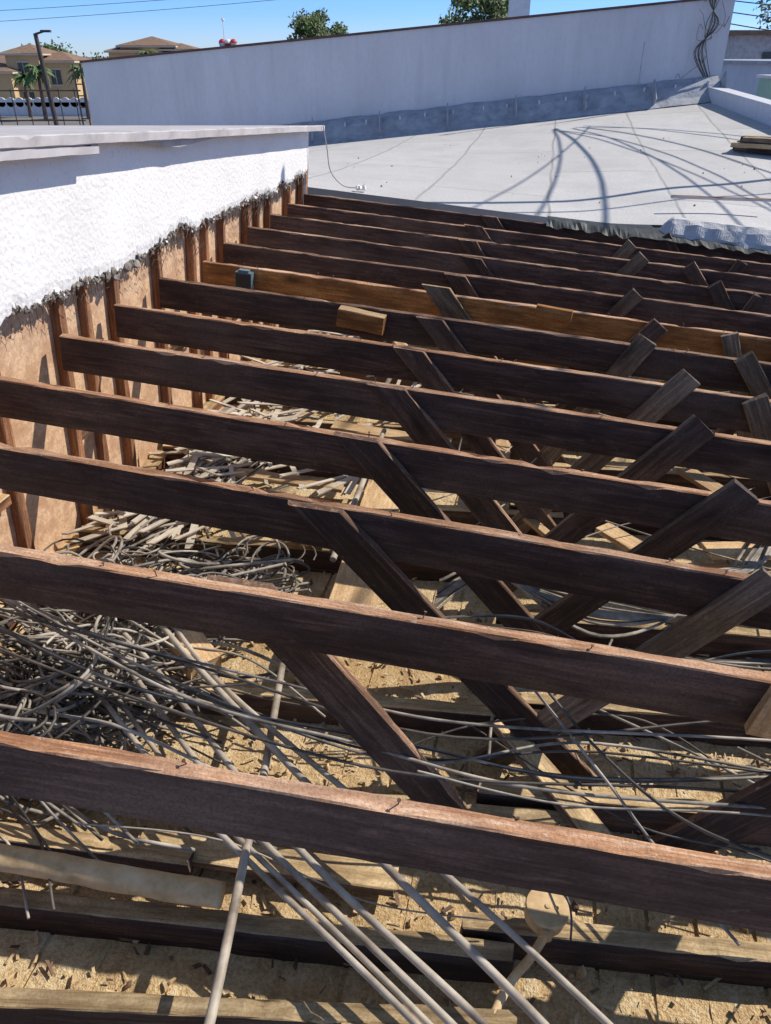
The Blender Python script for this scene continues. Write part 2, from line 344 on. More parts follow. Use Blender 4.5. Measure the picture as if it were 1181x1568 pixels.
for k in range(3600):
    x=R.uniform(-1.5,2.6); y=R.uniform(.4,5.2)
    if R.random()<.5: y=R.uniform(.4,2.2); x=R.uniform(-1.4,1.2)
    s=R.uniform(.002,.008); L=s*R.uniform(1.5,6)
    if R.random()<.03: s*=2.2;L*=1.6
    a=R.uniform(0,6.28); X=(xJ*math.cos(a)+yJ*math.sin(a)+zJ*R.uniform(-.3,.3)).normalized(); Y=zJ.cross(X).normalized(); Z=X.cross(Y)
    mb.box(KF(x,y,.008+R.uniform(0,.008)),L,s,s*.35,X,Y,Z,mi=0 if R.random()<.75 else 1,jit=.4)
for k in range(700):
    x=R.uniform(-1.5,1.8); y=R.uniform(.4,2.6); rock(mb,KF(x,y,.006),R.uniform(.003,.011)*(2.2 if R.random()<.07 else 1),0 if R.random()<.7 else 1)
mb.obj('wood_debris',[M_debris,M_debrisd])
mb=MB()
for k in range(280):
    q=R.random()
    if q<.45: x=R.gauss(-1.22,.1);y=R.uniform(2.45,3.3)
    elif q<.8: x=R.gauss(-1.2,.13);y=R.uniform(3.3,4.9)
    else: x=R.uniform(-1.0,-.2);y=R.uniform(2.6,4.2)
    x=max(x,-1.45)
    a=R.gauss(1.2,.5); X=(xJ*math.cos(a)+yJ*math.sin(a)+zJ*R.uniform(-.25,.25)).normalized(); Y=zJ.cross(X).normalized(); Z=X.cross(Y)
    mb.box(K(x,y,.05+R.uniform(0,.1)),R.uniform(.12,.4),R.uniform(.012,.03),.006,X,Y,Z,jit=.1)
mb.obj('lath_scrap_pile',[M_lath])
# ------------------------------------------------------------ cables
pile=empty('cable_pile')
def coil(x,y,z,rad,turns,til):
    pts=[]; n=int(22*turns); ph=R.uniform(0,6.28); e=R.uniform(.55,1.); ro=R.uniform(0,3.14)
    tx,ty=R.gauss(0,til),R.gauss(0,til)
    for i in range(n+1):
        t=ph+i/22*2*math.pi; r=rad*(1+.22*math.sin(t*.37+ph)+.08*math.sin(2.3*t))
        a=r*math.cos(t);b=r*e*math.sin(t); X=a*math.cos(ro)-b*math.sin(ro);Y=a*math.sin(ro)+b*math.cos(ro)
        X=max(-1.5-x,X)
        zz=z+X*tx+Y*ty+.01*math.sin(t*1.7)
        pts.append(K(x+X+.02*i/22,y+Y+.015*i/22,max(-.02,zz)))
    return pts
sp=[];sd=[]
def add(p,r=1.,dk=.3): (sd if R.random()<dk else sp).append((p,r*R.uniform(.6,1.15)))
for k in range(95): add(coil(R.gauss(-1.13,.14),R.gauss(1.54,.17),R.uniform(.03,.27),R.uniform(.04,.14),R.uniform(.6,2.4),.35))
for k in range(85): add(coil(R.uniform(-1.4,-.62),R.gauss(2.13,.12),R.uniform(.03,.2),R.uniform(.05,.13),R.uniform(.5,1.8),.3))
for k in range(18): add(coil(R.gauss(-1.25,.1),R.uniform(2.5,3.2),R.uniform(.05,.15),R.uniform(.05,.12),R.uniform(.4,1.2),.3))
def strand(A,B,n=4,wob=.04,sag=0,r=1.,dk=.3):
    P=[]
    for i in range(n+1):
        t=i/n; p=[A[j]*(1-t)+B[j]*t for j in range(3)]
        w=wob if 0<i<n else wob*.2
        P.append(K(p[0]+R.gauss(0,w),p[1]+R.gauss(0,w),max(.0,p[2]+R.gauss(0,w*.5)-sag*4*t*(1-t))))
    add(catmull(P,7),r,dk)
for k in range(42):
    y=R.uniform(1.35,1.95); strand((-1.5,y,R.uniform(.15,.36)),(R.uniform(-.9,-.3),y-R.uniform(.1,.5),R.uniform(.06,.2)),4,.03)
for k in range(34): strand((R.uniform(-1.45,-1.2),R.uniform(1.5,2.3),R.uniform(.1,.3)),(R.uniform(-.9,-.5),R.uniform(1.5,2.3),R.uniform(.05,.2)),5,.07)
for k in range(22): strand((R.uniform(-1.4,-1.2),R.uniform(2.2,2.6),.08),(R.uniform(-1.3,-.9),R.uniform(2.7,3.4),.12),3,.03)
curves('armored_cables',sp,M_cable,.0052,pile); curves('dark_cables',sd,M_cabled,.0045,pile)
sp=[];sd=[]
def jl(P,dk=.5,r=1.): 
    add(catmull([J(*p) for p in P],10),r,dk)
jl([(-1.5,1.60,-.42),(-1.0,1.40,-.40),(-.39,1.37,-.42),(.03,1.36,-.42),(.73,1.48,-.40),(1.4,1.6,-.4)],0)
jl([(-1.45,1.45,-.42),(-.65,1.37,-.42),(.035,1.34,-.45),(.81,1.57,-.40),(1.5,1.7,-.4)],1)
jl([(-1.4,1.52,-.40),(-.7,1.30,-.45),(-.2,1.30,-.50),(.25,1.28,-.5),(.9,1.35,-.45)],0)
jl([(-1.4,1.36,-.45),(-.8,1.28,-.48),(-.1,1.24,-.5),(.6,1.36,-.48),(1.3,1.42,-.4)],1)
jl([(-.04,1.19,-.42),(.3,1.21,-.45),(.744,1.257,-.40),(1.3,1.3,-.4)],0,.8)
jl([(.1,1.75,-.42),(.233,1.53,-.40),(.38,1.36,-.42),(.54,1.22,-.42),(.716,1.13,-.38),(1.0,1.08,-.35)],1,1.1)
jl([(.2,1.55,-.42),(.40,1.30,-.45),(.52,1.18,-.5),(.66,1.0,-.5)],0,.8)
jl([(-.8,1.0,-.62),(-.45,1.03,-.60),(-.1,.98,-.62),(.2,1.02,-.64)],0,.7)
for k in range(6):
    o=R.uniform(-.1,.1)
    jl([(-1.4,1.5+o,-.45),(-.8,1.36+o*.6,-.5),(-.1,1.34-o*.5,-.54),(.4,1.42+o,-.52),(1.2,1.5-o,-.45)],.5,.75)
for k in range(8):
    o=R.uniform(-.06,.06)
    jl([(-.085,1.70+o,-.42),(.2,1.76+o*1.5,-.42),(.5,1.74-o,-.43),(.866,1.81+o,-.4),(1.4,1.95,-.4)],.3,.8)
for k in range(18):
    o=R.uniform(-.1,.1)
    jl([(-.1,2.1+o,-.62),(.07,2.23+o*.3,-.58),(.45,2.12-o,-.6),(.84,2.30+o*.6,-.58),(1.17,2.82+o,-.55),(1.7,3.1+o,-.5)],.2,.9)
for k in range(14):
    o=R.uniform(-.12,.12)
    jl([(.75,2.35+o,-.58),(1.0,2.5+o*.3,-.55),(1.2,2.75-o*.4,-.52),(1.7,2.8+o,-.5)],.2,.9)
for k in range(60):
    x=R.uniform(-.6,1.8);y=R.uniform(1.2,4.8);a=R.gauss(.1,.7);L=R.uniform(.4,1.6)
    jl([(x,y,-.6),(x+L*.3*math.cos(a)+R.gauss(0,.06),y+L*.3*math.sin(a)+R.gauss(0,.05),-.57),(x+L*.7*math.cos(a),y+L*.7*math.sin(a)+R.gauss(0,.07),-.57),(x+L*math.cos(a),y+L*math.sin(a)+R.gauss(0,.1),-.6)],.3,.8)
lc=empty('loose_electrical_cable'); curves('grey_cables',sp,M_cable,.005,lc); curves('black_cables',sd,M_cabled,.0045,lc)
def conduit(P,r=.011):
    return curves('metal_conduit',[(catmull([J(*p) for p in P],8),1.)],M_conduit,r,res=4)
conduit([(-.54,1.82,-.66),(-.42,1.22,-.62),(-.39,1.02,-.6),(-.33,.66,-.58),(-.3,.4,-.56)],.0105)
conduit([(-1.18,1.56,-.62),(-.71,1.2,-.6),(-.47,1.05,-.6),(.05,.75,-.6),(.3,.58,-.6)],.0072)
conduit([(-1.16,1.60,-.62),(-.69,1.22,-.61),(-.45,1.065,-.6),(.075,.755,-.6),(.33,.58,-.6)],.0065)
conduit([(-1.05,1.60,-.6),(-.59,1.22,-.6),(-.36,1.05,-.6),(.11,.77,-.6),(.4,.58,-.6)],.008)
conduit([(-1.0,1.62,-.6),(-.797,1.47,-.6),(-.30,1.07,-.6),(.173,.783,-.6),(.45,.6,-.6)],.0085)
conduit([(-.95,1.72,-.6),(-.70,1.52,-.6),(-.1,1.08,-.6),(.286,.81,-.6),(.55,.6,-.6)],.0095)
conduit([(-.9,1.72,-.6),(-.604,1.472,-.6),(0.02,1.10,-.6),(.412,.84,-.6),(.65,.66,-.6)],.0075)
conduit([(-.52,3.3,-.62),(-.50,2.6,-.60),(-.49,2.2,-.62)],.012)
conduit([(-.60,4.5,-.62),(-.62,3.6,-.60)],.012)
conduit([(1.05,3.2,-.6),(1.2,2.6,-.62)],.012)
def tube(name,P,r,mat,n=24):
    mb=MB(); pts=catmull(P,18); 
    d=(pts[-1]-pts[0]).normalized(); a=d.orthogonal().normalized(); b=d.cross(a); vs=[]
    for i,p in enumerate(pts):
        for k in range(n):
            t=2*math.pi*k/n; rr=r*(1+.10*noise.noise(V((i*.25,math.cos(t)*1.5,math.sin(t)*1.5)))+.03*noise.noise(V((i*.9,math.cos(t)*4,math.sin(t)*4)))); vs.append(p+(a*math.cos(t)+b*math.sin(t))*rr)
    fs=[(i*n+k,i*n+(k+1)%n,(i+1)*n+(k+1)%n,(i+1)*n+k) for i in range(len(pts)-1) for k in range(n)]
    fs+=[tuple(range(n-1,-1,-1)),tuple((len(pts)-1)*n+k for k in range(n))]
    mb.add(vs,fs); return mb.obj(name,[mat],smooth=True)
tube('wrapped_pipe',[J(-1.5,.85,-.66),J(-.927,.905,-.66),J(-.65,.925,-.665),J(-.42,.945,-.67)],.029,M_duct)
jb=empty('round_junction_box')
mb=MB(); c=J(.292,1.05,-.60); mb.cyl(c-zJ*.035,c,.045,.045,28); mb.cyl(c,c+zJ*.006,.049,.047,28); mb.cyl(c+zJ*.006,c+zJ*.009,.006,.006,8)
mb.cyl(c+xJ*.02+zJ*.006,c+xJ*.02+zJ*.009,.004,.004,8); mb.cyl(c-yJ*.04-zJ*.018,c-yJ*.06-zJ*.018,.014,.014,12); mb.cyl(c+xJ*.04-zJ*.018,c+xJ*.062-zJ*.018,.014,.014,12)
mb.obj('box_body',[M_duct],jb)
curves('box_conduit',[(catmull([c-yJ*.05-zJ*.02,c-yJ*.09-xJ*.025-zJ*.05,c-yJ*.13-xJ*.06-zJ*.09,c-yJ*.2-xJ*.09-zJ*.1],8),1)],M_duct,.010,jb,3)
mb=MB(); c=J(-1.285,3.50,-.06); mb.box(c,.08,.04,.09,xJ,yJ,zJ); mb.box(c-yJ*.022,.07,.004,.078,xJ,yJ,zJ,mi=1); mb.box(c+zJ*.05,.05,.03,.010,xJ,yJ,zJ); mb.cyl(c-zJ*.045,c-zJ*.07,.012,.012,10)
mb.obj('electrical_box',[M_blue,M_black])
# ------------------------------------------------------------ stucco building
sb=empty('stucco_building')
def ztop(y): return .775-.068*y
def zbot(y):
    n=noise.noise(V((y*1.6,0,3)))*.04+noise.noise(V((y*6,0,1)))*.035+noise.noise(V((y*22,0,6)))*.022+noise.noise(V((y*60,0,6)))*.012
    q=math.floor(y*6+noise.noise(V((y*3,1,1))))
    return .145+n+.035*noise.noise(V((q*1.7,5,5)))
mb=MB(); ny=900;nzz=12;vs=[];fs=[]
y0,y1=.6,5.48
for i in range(ny+1):
    y=y0+(y1-y0)*i/ny; zb=zbot(y);zt=ztop(y)
    for k in range(nzz+1):
        z=zb+(zt-zb)*k/nzz; d=.003*noise.noise(V((y*4,z*4,0)))-(.006 if k==0 else 0)
        vs.append(J(-1.55+d,y,z))
    e2=.012*noise.noise(V((y*40,9,9)))
    vs.append(J(-1.578,y,zb-.010+e2)); vs.append(J(-1.578,y,zt))
st=nzz+3; mm=[]
for i in range(ny):
    a=i*st;b=a+st
    for k in range(nzz): fs.append((a+k,b+k,b+k+1,a+k+1)); mm.append(0)
    fs.append((a,a+nzz+1,b+nzz+1,b)); mm.append(1); fs.append((a+nzz+1,a+nzz+2,b+nzz+2,b+nzz+1)); mm.append(1)
mb.add(vs,fs); mb.m=mm; mb.obj('stucco_wall',[M_stucco,M_mortar],sb)
def quad(mb,a,b,c,d,mi=0): mb.add([a,b,c,d],[(0,1,2,3)],mi)
mb=MB()
A=J(-1.56,5.481,.40);Bt=J(-1.56,5.481,-1.2)
A2=A+V((-4,.2,0));B2=Bt+V((-4,.2,-.3))
quad(mb,A,A2,B2,Bt)
C=J(-1.6,.55,.74);C2=C+V((-4,-.5,0))
quad(mb,C,C2,C2-V((0,0,5)),C-V((0,0,5)))
mb.obj('end_wall',[M_stucco],sb)
mb=MB()
for k in range(2400):
    y=R.uniform(.7,5.46); zb=zbot(y); s=R.uniform(.003,.011)*(1.9 if R.random()<.12 else 1)
    if noise.noise(V((y*5,2,2)))<-.15 and R.random()<.75: continue
    rock(mb,J(-1.560+R.uniform(-.02,.012),y,zb+R.uniform(-.020,.004)),s,0 if R.random()<.88 else 1,.8)
mb.obj('broken_mortar_edge',[M_mortar,M_stucco],sb)
sp2=[]; h=.044
for row in range(3):
    y=.9; seg=[]
    while y<5.44:
        base=zbot(round(y*5)/5)-.014-row*h*.75
        i=int(round(y/(h*.5)))
        z=base+(.011 if i%2 else -.011)
        keep=noise.noise(V((y*2.3,row*.35,8)))>(-.15+row*.18)
        if keep: seg.append(J(-1.545+.012*noise.noise(V((y*12,row,2)))+.005*row,y,z))
        if keep and i%2==(row%2) : sp2.append(([seg[-1],J(-1.545+.01*noise.noise(V((y*12,row,3))),y,z-h*.55)],1))
        if not keep:
            if len(seg)>1: sp2.append((seg,1))
            seg=[]
        y+=h*.5
    if len(seg)>1: sp2.append((seg,1))
curves('wire_netting',sp2,M_wire,.0012,sb,0)
mb=MB()
for k in range(70):
    y=R.uniform(1.2,5.4); zb=zbot(y); l=R.uniform(.02,.08); w=R.uniform(.01,.04)
    a=J(-1.574,y,zb+.01);b=J(-1.574,y+w,zb+.01);c=J(-1.572+R.uniform(0,.012),y+w*R.uniform(.1,.9),zb-l)
    mb.add([a,b,c],[(0,1,2)])
mb.obj('torn_building_paper',[M_sheath],sb)
mb=MB()
y=.5
while y<5.4:
    w=.395
    c=J(-1.622+R.uniform(-.004,.004),y+w/2,(.2-.95)/2)
    mb.box(c,.01,w-.004,1.25,xJ,yJ,zJ,jit=.004); y+=w
mb.obj('sheathing_panels',[M_sheath],sb,origin=J(-1.63,2.5,-.4))
for i in range(14):
    yy=JY[i]+.042 if i<13 else 5.46
    plank('stud_%d'%(i+1),J(-1.60,yy+.03,-.86),J(-1.60,yy+.03,.19),.04,.05,up=yJ,m=(M_stud,M_stud),parent=sb)
for i in (4,7,9):
    yy=JY[i]+.25
    plank('cripple_%d'%(i+1),J(-1.602,yy,-.86),J(-1.602,yy,.17),.035,.042,up=yJ,m=(M_stud,M_stud),parent=sb)
for i in range(12):
    if i%2==0: plank('blocking_%d'%(i+1),J(-1.60,JY[i]+.05,-.38-.03*(i%3)),J(-1.60,JY[i+1]-.0,-.38-.03*(i%3)),.04,.04,m=(M_stud,M_dusty),parent=sb)
plank('sill_plate',J(-1.59,.4,-.84),J(-1.59,5.5,-.84),.05,.09,m=(M_stud,M_dusty),parent=sb)
plank('side_ledger',J(-1.52,.4,-.72),J(-1.52,2.0,-.72),.10,.04,m=(M_joist,M_dusty),parent=sb)
def fz(y): return ztop(y)
mb=MB(); ex=-1.49
E=[J(ex,y,fz(y)+.034) for y in(.3,5.56)]
F=[e+V((-4.5,0,0)) for e in E]
E0=[J(ex,y,fz(y)+.002) for y in(.3,5.56)]; F0=[e+V((-4.5,0,0)) for e in E0]
mb.add(E+F+E0+F0,[(0,1,3,2),(4,6,7,5),(0,4,5,1),(1,5,7,3),(2,3,7,6),(0,2,6,4)])
mb.obj('eave_roof_slab',[M_fascia],sb)
plank('fascia_board',J(ex+.012,.3,fz(.3)+.036),J(ex+.012,5.58,fz(5.58)+.036),.034,.02,m=(M_fascia,M_fascia),parent=sb,jit=.001)
plank('lower_fascia',J(ex+.006,.3,fz(.3)+.0),J(ex+.006,2.63,fz(2.63)+.0),.03,.02,m=(M_fascia,M_fascia),parent=sb,jit=.001)
mb=MB(); a=J(ex+.0,2.85,fz(2.85));b=J(ex+.0,3.75,fz(3.75));c=J(ex+.0,3.3,fz(3.3)-.03)
q=xJ*-.03; mb.add([a,c,b,a+q,c+q,b+q],[(0,1,2),(3,5,4),(0,3,4,1),(1,4,5,2)]); mb.obj('sag_shadow_piece',[M_fascia],sb)  # solid V shaped after the sagging shadow below the eave
curves('hanging_wire',[(catmull([J(-1.46,5.5,.44),J(-1.44,5.55,.3),J(-1.42,5.6,.15),J(-1.34,5.65,.06),J(-1.24,5.68,.05)],8),1)],M_fascia,.004)
mb=MB(); 
for k in range(5): rock(mb,J(-1.22+R.uniform(-.03,.03),5.70+R.uniform(-.02,.02),.05),.02)
mb.obj('sealant_lump',[M_white])
# ------------------------------------------------------------ white roof
def sm(a,b,x): t=max(0,min(1,(x-a)/(b-a))); return t*t*(3-2*t)
def near(x):
    X=(x-5.60*.1927)/.9778
    y=-.1914*X+.981*5.60+.0226
    z=-.0852*X+.0064*5.6-.9963+.02+.08*sm(.2,1.4,X)
    return y,z
def zfar(x): return -.976+.102*x
def roofz(x,y):
    ny_,nz_=near(x); t=(y-ny_)/(11.75-ny_); return nz_*(1-t)+zfar(x)*t
mb=MB();vs=[];fs=[];NXr,NYr=90,60
for i in range(NXr+1):
    x=-6+10.5*i/NXr
    yn,zn=near(x)
    for j in range(NYr+1):
        y=yn+(11.75-yn)*j/NYr
        vs.append(W(x,y,roofz(x,y)+.006*noise.noise(V((x*1.2,y*1.2,0)))))
for i in range(NXr):
    for j in range(NYr):
        a=i*(NYr+1)+j; fs.append((a,a+NYr+1,a+NYr+2,a+1))
mb.add(vs,fs); mb.obj('flat_roof',[M_roof],smooth=True)
mb=MB()
for i in range(80):
    X0=-1.6+6.6*i/80;X1=-1.6+6.6*(i+1)/80
    def e(X,z): return J(X,5.57+.02*noise.noise(V((X*6,0,0))),z)
    za=lambda X:-.03+.08*sm(.2,1.4,X)
    quad(mb,e(X0,-1.0),e(X1,-1.0),e(X1,za(X1)),e(X0,za(X0)))
mb.obj('roof_edge_wall',[M_dark])
mb=MB();vs=[];n=300
for i in range(n+1):
    X=.80+4.3*i/n; nn=lambda a,b:noise.noise(V((X*9,a,b)))
    r=sm(.80,.92,X)
    vs+= [J(X,5.50+.03*nn(0,0),-.01+.03*nn(1,0)),J(X,5.51+.03*nn(2,0),.035*r+.015*nn(3,0)),J(X,5.545+.03*nn(4,0),.075*r+.015+.018*nn(5,0)),J(X,5.58+.01*nn(6,1),.10*r+.02+.012*nn(6,0)),J(X,5.63,.098*r+.02+.010*nn(7,0)),J(X,5.70,.06+.008*nn(8,0)),J(X,5.74,.03)]
fs=[(i*7+k,(i+1)*7+k,(i+1)*7+k+1,i*7+k+1) for i in range(n) for k in range(6)]
mb.add(vs,fs); mb.obj('torn_roof_curb',[M_curb])
mb=MB();vs=[];n=200
for i in range(n+1):
    X=.1+4.8*i/n; a=noise.noise(V((X*9,3,0))); b=noise.noise(V((X*17,4,0)))
    vs+=[J(X,5.60,.035+.02*sm(.3,1.3,X)),J(X,5.50+.03*a,.03-.03*sm(.3,2,X)+.015*b),J(X,5.43+.04*b,.005-.05*abs(a))]
mb.add(vs,[(i*3+k,(i+1)*3+k,(i+1)*3+k+1,i*3+k+1) for i in range(n) for k in range(2)]); mb.obj('torn_membrane',[M_dark])
# ------------------------------------------------------------ parapet wall at the back
pw=empty('parapet_wall')
def ztopw(x): return -.09+(x+4.09)*.0857
mb=MB(); xa,xb=-4.09,4.55
def sl(mb,xa,xb,ya,yb,zb,zt,mi=0,n=40):
    for i in range(n):
        x0=xa+(xb-xa)*i/n;x1=xa+(xb-xa)*(i+1)/n
        P=[W(x0,ya,zb(x0)),W(x1,ya,zb(x1)),W(x1,ya,zt(x1)),W(x0,ya,zt(x0)),W(x0,yb,zb(x0)),W(x1,yb,zb(x1)),W(x1,yb,zt(x1)),W(x0,yb,zt(x0))]
        f=[(0,1,2,3),(5,4,7,6),(3,2,6,7)]
        if i==0: f.append((0,3,7,4))
        if i==n-1: f.append((1,5,6,2))
        mb.add(P,f,mi)
sl(mb,xa,xb,12.0,12.22,lambda x:-5.2,ztopw); mb.obj('wall_body',[M_par],pw)
mb=MB(); sl(mb,xa-.02,xb+.02,11.97,12.25,lambda x:ztopw(x)+.002,lambda x:ztopw(x)+.028); mb.obj('wall_coping',[M_brown],pw)
mb=MB();vs=[];n=120
for i in range(n+1):
    x=-6+10.5*i/n; q=.02*noise.noise(V((x*3,0,0)))+.01*noise.noise(V((x*11,0,0)));zf=zfar(x)
    vs+=[W(x,11.60,zf-.002+q*.3),W(x,11.72,zf+.07+q),W(x,11.84,zf+.20+q),W(x,11.95+q,zf+.275+q),W(x,11.995,zf+.285+q)]
mb.add(vs,[(i*5+k,(i+1)*5+k,(i+1)*5+k+1,i*5+k+1) for i in range(n) for k in range(4)])
for i in range(16):
    x=-1.4+i*.38+R.uniform(-.1,.1); mb.box(W(x,11.84,zfar(x)+.215),.02,.05,.05,jit=.3,mi=1)
for i in range(7):
    x=-1.0+i*.92; mb.box(W(x,11.78,zfar(x)+.14),.015,.26,.30,Z=V((0,.65,.75)).normalized(),Y=V((0,.75,-.65)).normalized(),mi=0,jit=.1)
mb.obj('cant_flashing',[M_flash,M_par],pw)
mb=MB(); 
P=[W(4.33,11.9,-.36),W(4.42,9.4,-.52),W(4.42,9.4,-.78),W(4.33,11.9,-.62)]
Q=[p+V((.2,0,0)) for p in P]
mb.add(P+Q,[(0,1,2,3),(4,7,6,5),(0,4,5,1),(1,5,6,2)]); 
P=[W(4.42,9.4,-.54),W(4.5,5.0,-.86),W(4.5,5.0,-1.2),W(4.42,9.4,-.8)]; Q=[p+V((.2,0,0)) for p in P]
mb.add(P+Q,[(0,1,2,3),(4,7,6,5),(0,4,5,1),(1,5,6,2)]); mb.obj('side_parapet',[M_par])
mb=MB(); mb.box(W(1.92,13.2,-1.2),.27,.27,5.,mi=0); mb.box(W(1.92,13.2,1.33),.33,.33,.06); mb.obj('white_chimney',[M_white])
vc=empty('rooftop_vent_cap')
mb=MB(); x=-2.12; zt=ztopw(x)+.03
for dx,mi in((-.07,0),(0.0,1),(.08,0)):
    c=W(x+dx,12.1,zt+.03)
    for k in range(4):
        a0=k*math.pi/8;a1=(k+1)*math.pi/8
        mb.cyl(c+V((0,0,.05*math.sin(a0))),c+V((0,0,.05*math.sin(a1))),.05*math.cos(a0),max(.002,.05*math.cos(a1)),12,mi=mi)
    mb.cyl(c-V((0,0,.05)),c,.035,.05,12,mi=1-mi)
mb.cyl(W(x-.04,12.1,zt),W(x-.04,12.1,zt+.3),.006,.005,6,mi=1); rock(mb,W(x-.04,12.1,zt+.30),.028,1)
mb.obj('cap_body',[M_red,M_white],vc)
curves('antenna_rod',[([W(3.42,11.9,zfar(3.4)+.1),W(3.42,11.9,ztopw(3.4)+.1-.5)],1)],M_flash,.006)
ms=empty('service_mast')
mb=MB(); mb.cyl(W(4.28,12.35,-3),W(4.28,12.35,2.6),.03,.028,12); mb.box(W(4.28,12.3,.2),.14,.08,.22); mb.cyl(W(4.28,12.35,2.6),W(4.28,12.3,2.72),.045,.02,12); mb.obj('mast_pipe',[M_pole],ms)
spd=[]
for k in range(9):
    a=R.uniform(-.1,.1)
    spd.append((catmull([W(4.30+a*.3,11.93,1.6),W(4.22+a,11.9,.7),W(4.28-a,11.88,.35),W(4.16+a,11.9,.05),W(4.30+a*.6,11.86,-.25)],10),R.uniform(.5,1.1)))
for k in range(8):
    p=V((4.25+R.gauss(0,.08),11.88,R.uniform(-.1,.6))); pts=[p]
    for j in range(5): p=p+V((R.gauss(0,.07),0,R.gauss(0,.09))); pts.append(p)
    spd.append((catmull([W(*q) for q in pts],6),.5))
curves('drop_cables',spd,M_cabled,.006,ms)
uc=[]
def sagw(A,B,s,n=24):
    A=V(A);B=V(B); return [W(*(A.lerp(B,i/n)-V((0,0,s*4*(i/n)*(1-i/n))))) for i in range(n+1)]
M0=(5.0,11.6,1.9)
uc.append((sagw((1.7,5.9,1.75),(7.5,8.8,1.9),.10),4.2))
uc.append((sagw((1.7,5.6,1.75),(7.5,8.3,1.9),.2),1.8))
for B,s,r in [((3.0,4.2,2.7),.2,1.2),((3.6,3.6,2.8),.4,1.6),((4.4,3.5,3.0),.5,2.2),((5.2,3.3,2.8),.7,1.6),((6.5,3.5,2.8),.4,1.5),((7.5,4,3.),.6,2.0),((5.8,3,3.),1.0,1.5),((8.5,5,2.6),.8,1.5),((8.,6,2.6),1.1,1.5)]:
    uc.append((sagw((M0[0]+R.uniform(-.3,.3),M0[1],M0[2]+R.uniform(-.1,.3)),B,s),r))
curves('roof_shadow_cables',uc,M_cabled,.008)  # unseen overhead cables, added to cast shadows on the flat roof
pl=[]
for (a,b,c,d) in [(-20,.75,2,3.1),(-20,1.1,2,3.25),(-20,1.9,2,3.6),(-20,2.05,2,4.3),(-20,2.6,2,4.7)]:
    pl.append((sagw((a*1.0,32,b),(12,30,d),.35,30),1))
curves('power_line',pl,M_cabled,.008)
ls=empty('lumber_stack')
for k in range(9):
    yy=8.15+.10*(k%3)+R.uniform(-.02,.02); zz=roofz(3.7,8.2)+.05+.05*(k//3)+.0
    plank('board_%d'%(k+1),W(3.55+R.uniform(-.1,.1),yy+.3,zz+.01),W(4.4,yy-.35+R.uniform(-.05,.05),zz+.01),.04,.09,up=V((0,0,1)),m=R.choice([(M_braceL,M_dusty),(M_tan,M_tan),(M_brace,M_braceL)]),parent=ls)
plank('loose_board',W(2.0,5.75,-.84),W(2.7,5.72,-.86),.02,.03,up=V((0,0,1)),m=(M_fascia,M_stud))
mb=MB()
for k in range(40):
    x=R.uniform(-.4,4);y=R.uniform(5.9,11); rock(mb,W(x,y,roofz(x,y)+.004),R.uniform(.004,.011))
mb.obj('roof_grit',[M_mortar])
# ------------------------------------------------------------ distance
mb=MB(); mb.add([V((-2500,-600,0)),V((2500,-600,0)),V((2500,3000,0)),V((-2500,3000,0))],[(0,1,2,3)]); mb.obj('ground',[M_ground])
def hip(mb,cx,cy,z,w,d,h,ov=.5,mi=1):
    w+=ov*2;d+=ov*2;r=max(0,(w-d)/2)
    P=[W(cx-w/2,cy-d/2,z),W(cx+w/2,cy-d/2,z),W(cx+w/2,cy+d/2,z),W(cx-w/2,cy+d/2,z),W(cx-r,cy,z+h),W(cx+r,cy,z+h)]
    mb.add(P,[(0,1,5,4),(1,2,5),(2,3,4,5),(3,0,4),(3,2,1,0)],mi)
    mb.box(W(cx,cy,z-.12),w-.1,d-.1,.2,mi=2)
def villa(name,blocks,mats):
    mb=MB()
    for (cx,cy,w,d,zt,h) in blocks:
        mb.box(W(cx,cy,(-5.2+zt)/2),w,d,zt+5.2,mi=0)
        hip(mb,cx,cy,zt+.1,w,d,h)
        nw=max(1,int(w/2.6))
        for i in range(nw):
            x=cx-w/2+(i+.5)*w/nw
            for zc in (zt-1.5,zt-4.3):
                if zc<-4.6: continue
                mb.box(W(x,cy-d/2-.02,zc),1.1,.1,1.4,mi=3); mb.box(W(x,cy-d/2-.05,zc-.8),1.4,.16,.14,mi=2); mb.box(W(x,cy-d/2-.05,zc+.78),1.4,.16,.14,mi=2); mb.box(W(x,cy-d/2-.08,zc),.06,.05,1.4,mi=2)
    return mb.obj(name,mats)
villa('tile_roof_house',[(-39.5,100,3.6,6,.1,.9),(-36.5,101,4.,6,-.6,.9),(-42.5,98,4.5,6,-1.6,.8)],[M_ochre,M_tile,M_cream,M_glass])
villa('tile_roof_house',[(-31.5,122,7.,7,1.0,1.1),(-34.5,121,4,6,.4,.8),(-27.5,121,4,5,.6,.7)],[M_ochre,M_tile,M_cream,M_glass])
villa('apartment_house',[(-48,112,12,8,-.9,1.),(-33,112,7,6,-1.8,.8)],[M_cream,M_tile,M_white,M_glass])
villa('commercial_building',[(-70,150,40,10,-1.2,1.),(60,150,60,10,-1.8,1.)],[M_cream,M_tile,M_white,M_glass])
mb=MB()
for k in range(26):
    x=-46+k*.9; mb.box(W(x,86,-4.6),.86,.2,1.2,mi=0); mb.cyl(W(x,85.9,-4.0),W(x,86.1,-4.0),.43,.43,14,mi=0); mb.box(W(x+.45,86,-4.5),.12,.3,1.5,mi=1)
mb.obj('scalloped_garden_wall',[M_white,M_white])
